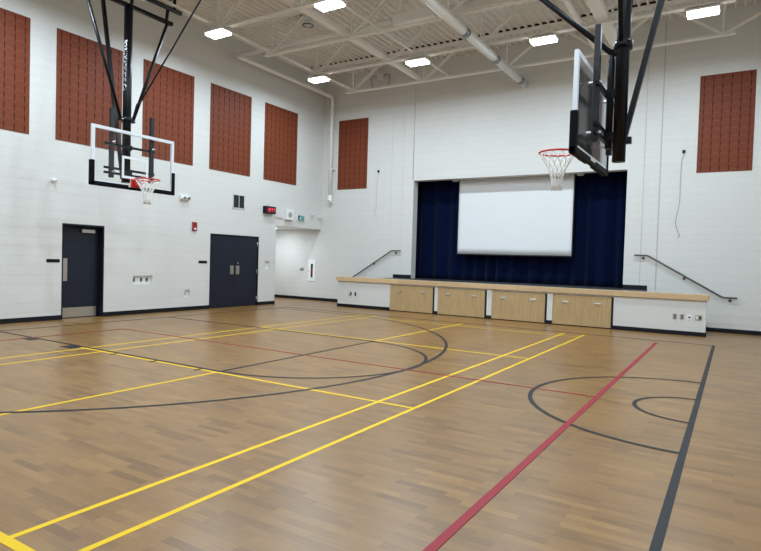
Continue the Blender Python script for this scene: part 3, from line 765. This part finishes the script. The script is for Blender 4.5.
# stairs at both ends, hidden behind the stage front
for s, x0, nm in ((-1, 3.09, 'left'), (1, 10.89, 'right')):
    mb = MB(); poly = [(0, 0)]
    n = 5; tr = .28; h = .965 / 6
    pts = [(0, .965 - h)]
    for k in range(n):
        pts += [((k + 1) * tr, .965 - h * (k + 1))]
        if k < n - 1: pts += [((k + 1) * tr, .965 - h * (k + 2))]
    pts += [(n * tr, 0), (0, 0)]
    mb.prism([(x0 + s * p[0], p[1]) for p in pts], 1, -1.23, -.02)
    single(mb, 'stage_stairs', M['tread'], (x0, -.6, 0), 'short dark stair behind the stage front, %s end' % nm, 'stairs', 'stage stairs')

def handrail(pts, brk, label):
    r = empty('handrail', (pts[1][0], 0, pts[1][2]), label, 'handrail', 'stage handrails')
    mb = MB(); P = [Vector(p) for p in pts]; out = [P[0]]
    for k in (1, 2):
        a, b, c = P[k - 1], P[k], P[k + 1]
        d1 = (a - b).normalized() * .05; d2 = (c - b).normalized() * .05
        for t in (0, .25, .5, .75, 1): out.append((b + d1) * (1 - t) ** 2 + b * 2 * t * (1 - t) + (b + d2) * t * t)
    out.append(P[3]); mb.tube(out, .021, 12); part(mb, 'rail', M['bronze'], r)
    for x, z in brk:
        mb = MB(); mb.tube([(x, 0, z - .07), (x, -.012, z - .07)], .036, 16); mb.tube([(x, -.01, z - .07), (x, -.05, z - .065), (x, -.075, z - .03), (x, -.075, z - .012)], .008, 8); part(mb, 'wall_bracket', M['bronze'], r)
ry = -.075
handrail([(3.40, ry, 1.87), (3.05, ry, 1.87), (1.42, ry, .87), (1.10, ry, .87)], [(3.18, 1.87), (2.33, 1.483), (1.2, .87)], 'dark metal handrail sloping down left of the stage opening')
handrail([(10.56, ry, 1.88), (10.88, ry, 1.88), (12.62, ry, .875), (12.93, ry, .875)], [(10.77, 1.88), (11.75, 1.377), (12.78, .875)], 'dark metal handrail sloping down right of the stage opening')

# curtains
def curtain(x0, x1, yc, label, phase):
    mb = MB(); n = int((x1 - x0) / .018); zs = [.968, 1.2, 1.7, 2.4, 3.2, 4.0, 4.6, 5.2]
    rnd = random.Random(phase); ws = [(rnd.uniform(8, 30), rnd.uniform(0, 6.28), rnd.uniform(.3, 1)) for _ in range(6)]
    grid = []
    for k, z in enumerate(zs):
        row = []
        for i in range(n + 1):
            x = x0 + (x1 - x0) * i / n
            flare = 1.15 - .35 * (z - .97) / 4.2
            w = math.sin(x * 14 + 1.8 * math.sin(x * 1.9 + phase)) * .055 + sum(a * .009 * math.sin(f * x + p + .15 * z) for f, p, a in ws)
            row.append(mb.bm.verts.new((x, yc + w * flare, z)))
        grid.append(row)
    for k in range(len(zs) - 1):
        for i in range(n):
            f = mb.bm.faces.new([grid[k][i], grid[k][i + 1], grid[k + 1][i + 1], grid[k + 1][i]]); f.smooth = True
    o = single(mb, 'stage_curtain', M['velour'], ((x0 + x1) / 2, yc, .97), label, 'curtain', 'navy stage curtains')
    sm = o.modifiers.new('thickness', 'SOLIDIFY'); sm.thickness = .006
curtain(3.35, 7.08, .78, 'navy stage curtain on the left half of the stage', 1)
curtain(7.08, 10.75, .80, 'navy stage curtain on the right half of the stage', 2)

# projection screen
r = empty('projection_screen', (7.0, .46, 1.83), 'wide white pull-down projection screen hanging in the stage opening', 'projection screen')
sx0, sx1, sz0, ys = 5.17, 8.82, 1.80, .47
mb = MB(); n = 40
for i in range(n):
    for j in range(12):
        def Q(i, j):
            u = i / n; v = j / 12
            return (sx0 + .03 + (sx1 - sx0 - .06) * u, ys + .012 * math.sin(u * PI * 3) * (1 - v) , sz0 + .03 + (4.24 - sz0 - .03) * v)
        f = mb.quad([Q(i, j), Q(i + 1, j), Q(i + 1, j + 1), Q(i, j + 1)]); f.smooth = True
bmesh.ops.remove_doubles(mb.bm, verts=mb.bm.verts, dist=1e-5)
fb = part(mb, 'screen_fabric', M['screen'], r); sm = fb.modifiers.new('thickness', 'SOLIDIFY'); sm.thickness = .002
mb = MB(); mb.box(sx0, sx0 + .03, ys - .002, ys + .014, sz0, 4.24); mb.box(sx1 - .03, sx1, ys - .002, ys + .014, sz0, 4.24); mb.box(sx0, sx1, ys + .01, ys + .022, sz0, sz0 + .05)
part(mb, 'side_border', M['screenborder'], r)
mb = MB(); mb.tube([(sx0, ys + .003, sz0 + .01), (sx1, ys + .003, sz0 + .01)], .022, 12); mb.tube([(7.0, ys - .03, sz0 - .02), (7.06, ys - .03, sz0 - .02)], .012, 8); part(mb, 'bottom_bar', M['screenborder'], r)
mb = MB(); mb.box(4.98, 9.06, .40, .56, 4.24, 4.42, bev=.008); cs = part(mb, 'screen_case', M['cream'], r)
for a, b in ((4.97, 5.16), (8.88, 9.05)):
    mb = MB(); mb.box(a, b, .41, .53, 4.15, 4.24, bev=.006); part(mb, 'case_bracket', M['cream'], r)

# hanging cables on the stage wall
def hang(x, z, pts, label):
    r = empty('cable_drop', (x, 0, z), label, 'cable', 'loose cables on the stage wall')
    mb = MB(); mb.box(x - .035, x + .035, -.03, 0, z - .04, z + .04, bev=.004); part(mb, 'wall_plate', M['black'], r)
    mb = MB(); P = [Vector((x + a, -.018, z - b)) for a, b in pts]
    out = []
    for k in range(len(P) - 1):
        p0 = P[max(k - 1, 0)]; p1 = P[k]; p2 = P[k + 1]; p3 = P[min(k + 2, len(P) - 1)]
        for t in (0, .25, .5, .75):
            out.append(.5 * ((2 * p1) + (p2 - p0) * t + (2 * p0 - 5 * p1 + 4 * p2 - p3) * t * t + (3 * p1 - p0 - 3 * p2 + p3) * t ** 3))
    out.append(P[-1]); mb.tube(out, .0035 if x < 5 else .0045, 6); part(mb, 'cable', M['sealant'] if x < 5 else M['cable'], r)
hang(2.40, 4.56, [(0, .04), (-.03, .4), (-.06, .8), (-.05, 1.2), (-.12, 1.32), (-.10, 1.46), (-.02, 1.5), (-.03, 1.62)], 'small black plate with a thin grey cable hanging left of the stage')
hang(11.62, 4.56, [(0, .04), (.0, .12), (-.04, .25), (-.05, .8), (-.05, 1.3), (-.12, 1.75), (-.10, 1.95), (-.02, 2.14), (-.06, 2.2)], 'small black plate with a long dark cable hanging right of the stage')

# ------------------------------------------------------------------ basketball backstops
def backstop(bx, yc, s, label, hooplabel, mastx, mr=.085, mz=3.02, zb0=2.90, zb1=4.03, bw=1.90, arm=True, back_dx=.79):
    """s = +1: board faces +X, -1: faces -X; mast on the other side"""
    r = empty('basketball_hoop', (bx, yc, zb0), label, 'basketball hoop', 'ceiling-hung basketball hoops')
    d = -s                                     # direction from board to mast
    def bxx(mb, xa, xb, *a, **k): return mb.box(min(xa, xb), max(xa, xb), *a, **k)
    h = bw / 2; t = .06; fx0, fx1 = bx, bx + d * .05
    mb = MB()
    bxx(mb, fx0, fx1, yc - h, yc - h + t, zb0, zb1); bxx(mb, fx0, fx1, yc + h - t, yc + h, zb0, zb1)
    bxx(mb, fx0, fx1, yc - h + t, yc + h - t, zb0, zb0 + t); bxx(mb, fx0, fx1, yc - h + t, yc + h - t, zb1 - t, zb1)
    board = part(mb, 'backboard_frame', M['boardframe'], r)
    mb = MB(); bxx(mb, bx + d * .008, bx + d * .020, yc - h + t, yc + h - t, zb0 + t, zb1 - t); part(mb, 'glass_panel', M['glass'], r)
    mb = MB(); tw, tz0, tz1, tt = .61, 3.07, 3.52, .05
    for a, b, c, e in ((yc - tw / 2, yc - tw / 2 + tt, tz0, tz1), (yc + tw / 2 - tt, yc + tw / 2, tz0, tz1), (yc - tw / 2 + tt, yc + tw / 2 - tt, tz0, tz0 + tt), (yc - tw / 2 + tt, yc + tw / 2 - tt, tz1 - tt, tz1)):
        bxx(mb, bx + d * .004, bx + d * .0078, a, b, c, e)
    part(mb, 'target_square', M['boardframe'], r)
    mb = MB()      # padding along the lower edge and up the sides
    bxx(mb, bx + s * .02, bx + d * .06, yc - h - .03, yc - .16, zb0 - .05, zb0 + .035, bev=.012); bxx(mb, bx + s * .02, bx + d * .06, yc + .16, yc + h + .03, zb0 - .05, zb0 + .035, bev=.012)
    bxx(mb, bx - s * .01, bx + d * .06, yc - .16, yc + .16, zb0 - .05, zb0 + .0, bev=.006)
    for q in (-1, 1):
        ya, yb = sorted((yc + q * (h + .03), yc + q * (h - .055))); bxx(mb, bx + s * .02, bx + d * .065, ya, yb, zb0 - .05, zb0 + .44, bev=.015)
    part(mb, 'edge_padding', M['pad'], r)
    # vertical rails and cross bars behind the board
    rx = bx + d * .15
    for q in (-1, 1):
        yr = yc + .02 + q * .465
        mb = MB(); bxx(mb, rx - .035, rx + .035, yr - .04, yr + .04, 3.06, 4.46, bev=.004); rail = part(mb, 'vertical_rail', M['greymetal'], r)
        for zz in (3.18, 3.78):
            mb = MB(); mb.tube([(bx + d * .05, yr, zz), (rx + d * .075, yr, zz)], .02, 10); part(mb, 'rail_bolt', M['zinc'], rail)
    xm = mastx
    for zz in (3.16, 3.26, 3.74):
        mb = MB(); mb.bar((rx + d * .03, yc - .58, zz), (rx + d * .03, yc + .58, zz), .045, .045, side=(1, 0, 0)); part(mb, 'cross_bar', M['black'], r)
    for zz in (3.2, 3.74):
        mb = MB(); mb.bar((rx + d * .03, yc, zz), (xm, yc, zz), .10, .10, side=(0, 1, 0)); part(mb, 'mast_bracket', M['black'], r)
    # mast, collar
    mb = MB(); mb.tube([(xm, yc, mz), (xm, yc, 6.72)], mr, 32); mast = part(mb, 'mast', M['black'], r)
    mb = MB(); mb.tube([(xm, yc, 4.28), (xm, yc, 4.38)], .11, 24); mb.box(xm - .05, xm + .05, yc - .17, yc + .17, 4.29, 4.36, bev=.004)
    cl = part(mb, 'mast_collar', M['black'], r)
    for q in (-1, 1):
        mb = MB(); mb.tube([(xm + s * .05, yc + q * .145, 4.325), (xm + s * .075, yc + q * .145, 4.325)], .016, 8); part(mb, 'collar_bolt', M['zinc'], cl)
    # side arms in a V up to the hinge bar
    for q in (-1, 1):
        mb = MB(); mb.tube([(xm, yc + q * .14, 4.33), (xm, yc + q * .95, 6.66)], .034, 12); part(mb, 'side_arm', M['black'], r)
    mb = MB(); mb.bar((xm, yc - 1.05, 6.70), (xm, yc + 1.08, 6.70), .09, .07, side=(1, 0, 0)); part(mb, 'hinge_bar', M['black'], r)
    mb = MB(); mb.tube([(xm + .05, yc - 1.25, 7.0), (xm + .05, yc + 1.28, 7.0)], .05, 14); pv = part(mb, 'pivot_pipe', M['black'], r)
    for q in (-.93, 0.06, .93):
        mb = MB(); mb.bar((xm, yc + q, 6.72), (xm + .05, yc + q, 7.0), .05, .05); part(mb, 'hinge_link', M['black'], r)
    for q in (-1.1, 1.1):
        mb = MB(); mb.bar((xm + .05, yc + q, 7.0), (xm + .05, yc + q, 7.97), .05, .05); part(mb, 'ceiling_hanger', M['black'], r)
    # rear brace from the mast foot up to the roof, front folding brace
    mb = MB(); mb.bar((xm + d * (.12 if s > 0 else .05), yc, 3.15), (xm + d * ((.12 if s > 0 else .04) + back_dx), yc, 7.02), .065, .065, side=(0, 1, 0)); part(mb, 'rear_brace', M['black'], r)
    mb = MB(); mb.box(min(xm, xm + d * .14), max(xm, xm + d * .14), yc - .04, yc + .04, 3.10, 3.18); part(mb, 'rear_bracket', M['black'], r)
    k = (3.9 - mastx) if s > 0 else 0
    if s > 0:
        mb = MB(); mb.tube([(xm + .3, yc + .02, 4.62), (xm + .49, yc, 4.69), (xm + 2.9, yc, 7.05)], .017, 8)
        mb.tube([(xm + .02, yc + .12, 4.35), (xm + .3, yc + .02, 4.62)], .017, 8)
        part(mb, 'folding_brace', M['black'], r, 'thin folding brace')
    else:
        mb = MB(); mb.tube([(xm - .10, yc, 4.22), (xm - .92, yc, 5.0), (xm - 3.0, yc, 7.0)], .036, 10); part(mb, 'folding_brace', M['black'], r, 'long folding brace')
        mb = MB(); mb.tube([(xm - .13, yc - .01, 3.05), (xm - .13, yc - .01, 4.16), (xm - .13, yc - .01, 4.22)], [.042, .042, .03], 16); part(mb, 'height_adjuster', M['black'], r)
        mb = MB(); mb.tube([(xm - .02, yc - .02, 4.30), (xm - .10, yc, 4.22)], .035, 10); part(mb, 'brace_bracket', M['black'], r)
    # rim, bracket, net
    rc = (bx + s * .40, yc, 3.05); R = .235; R_T = .013
    mb = MB(); mb.tube([(rc[0] + R * math.cos(t * PI / 20), rc[1] + R * math.sin(t * PI / 20), 3.05) for t in range(40)], R_T, 10, closed=True)
    xa, xb = sorted((bx + s * .17, bx + s * .02)); mb.box(xa, xb, yc - .08, yc + .08, 3.035, 3.055)
    for q in (-1, 1): mb.tube([(bx + s * .03, yc + q * .07, 2.97), (rc[0] - s * R * .75, yc + q * R * .66, 3.04)], .009, 8)
    rim = part(mb, 'rim', M['rim'], r, 'red rim')
    mb = MB(); xa, xb = sorted((bx + s * .04, bx)); mb.box(xa, xb, yc - .11, yc + .11, 2.90, 3.07, bev=.004); xa, xb = sorted((bx + s * .13, bx + s * .04)); mb.box(xa, xb, yc - .07, yc + .07, 2.93, 3.04, bev=.01)
    part(mb, 'rim_bracket', M['rim'], r, 'red rim bracket')
    mb = MB(); N = 12; rad = [.235, .19, .14, .105, .078, .062, .066]; zz = [3.045, 2.97, 2.89, 2.81, 2.73, 2.64, 2.55]
    for k in range(N):
        for q in (-1, 1):
            pts = []
            for i in range(len(rad)):
                t = 2 * PI * (k + (.5 * q if i % 2 else 0)) / N
                pts.append((rc[0] + rad[i] * math.cos(t), rc[1] + rad[i] * math.sin(t), zz[i]))
            mb.tube(pts, .0055, 5)
    part(mb, 'net', M['net'], r, 'white cord net')
    return r, mast
bl, mastL = backstop(2.20, -9.16, 1, 'ceiling-hung basketball hoop on the left with lettered mast and clear backboard', '', 1.88)
br, mastR = backstop(11.20, -8.93, -1, 'ceiling-hung basketball hoop on the right, its backboard seen edge-on', '', 11.56, .079, 2.88, back_dx=.86)

# lettering down the left mast
for word, off, zt, Lt, wdt in (('FORUM', .015, 5.97, .40, .085), ('ATHLETIC', .001, 5.55, .44, .060), ('.CA', .015, 5.08, .17, .085)):
    cu = bpy.data.curves.new('mast_lettering', 'FONT'); cu.body = word; cu.size = 1.0; cu.align_y = 'CENTER'; cu.offset = off
    tmp = bpy.data.objects.new('mast_lettering', cu); COL.objects.link(tmp)
    bpy.context.view_layer.update()
    me = bpy.data.meshes.new_from_object(tmp.evaluated_get(bpy.context.evaluated_depsgraph_get()))
    bpy.data.objects.remove(tmp)
    me.name = 'mast_lettering'; me.materials.clear(); me.materials.append(M['letters'])
    xs = [v.co.x for v in me.vertices]; x0, x1 = min(xs), max(xs); ys_ = [v.co.y for v in me.vertices]; y0, y1 = min(ys_), max(ys_)
    for v in me.vertices:      # reads downwards, wrapped around the round mast
        tx = (v.co.x - x0) / (x1 - x0) * Lt; ty = ((v.co.y - y0) / max(y1 - y0, .6) - .5) * wdt
        th = math.radians(-76) + ty / .085; q = .0862
        v.co = Vector((1.88 + q * math.cos(th), -9.16 + q * math.sin(th), zt - tx)) - Vector(bl.location)
    lo = bpy.data.objects.new('mast_lettering', me); COL.objects.link(lo); lo.parent = mastL; lo['label'] = 'white vertical lettering'

# ------------------------------------------------------------------ world, camera, output
w = bpy.data.worlds.new('interior'); bpy.context.scene.world = w; w.use_nodes = True
w.node_tree.nodes['Background'].inputs[0].default_value = (.5, .5, .52, 1); w.node_tree.nodes['Background'].inputs[1].default_value = 0.02
cd = bpy.data.cameras.new('camera'); cam = bpy.data.objects.new('camera', cd); COL.objects.link(cam)
rv = Vector((0.8504136512670054, 0.5252729544207304, 0.02974802670493235)); uv = Vector((-0.04007310636102651, 0.008292086243042122, 0.9991623428914423)); dv = Vector((-0.5245862825935291, 0.8508933920649845, -0.028101022309638915))
mw = Matrix(((rv.x, uv.x, -dv.x, 12.86194), (rv.y, uv.y, -dv.y, -16.65169), (rv.z, uv.z, -dv.z, 1.57), (0, 0, 0, 1)))
cam.matrix_world = mw
cd.sensor_width = 36; cd.lens = 574.84 / 761 * 36; cd.clip_start = .05; cd.clip_end = 100
sc = bpy.context.scene; sc.camera = cam
sc.view_settings.view_transform = 'Standard'; sc.view_settings.look = 'None'; sc.view_settings.gamma = 1; sc.view_settings.exposure = 0.0
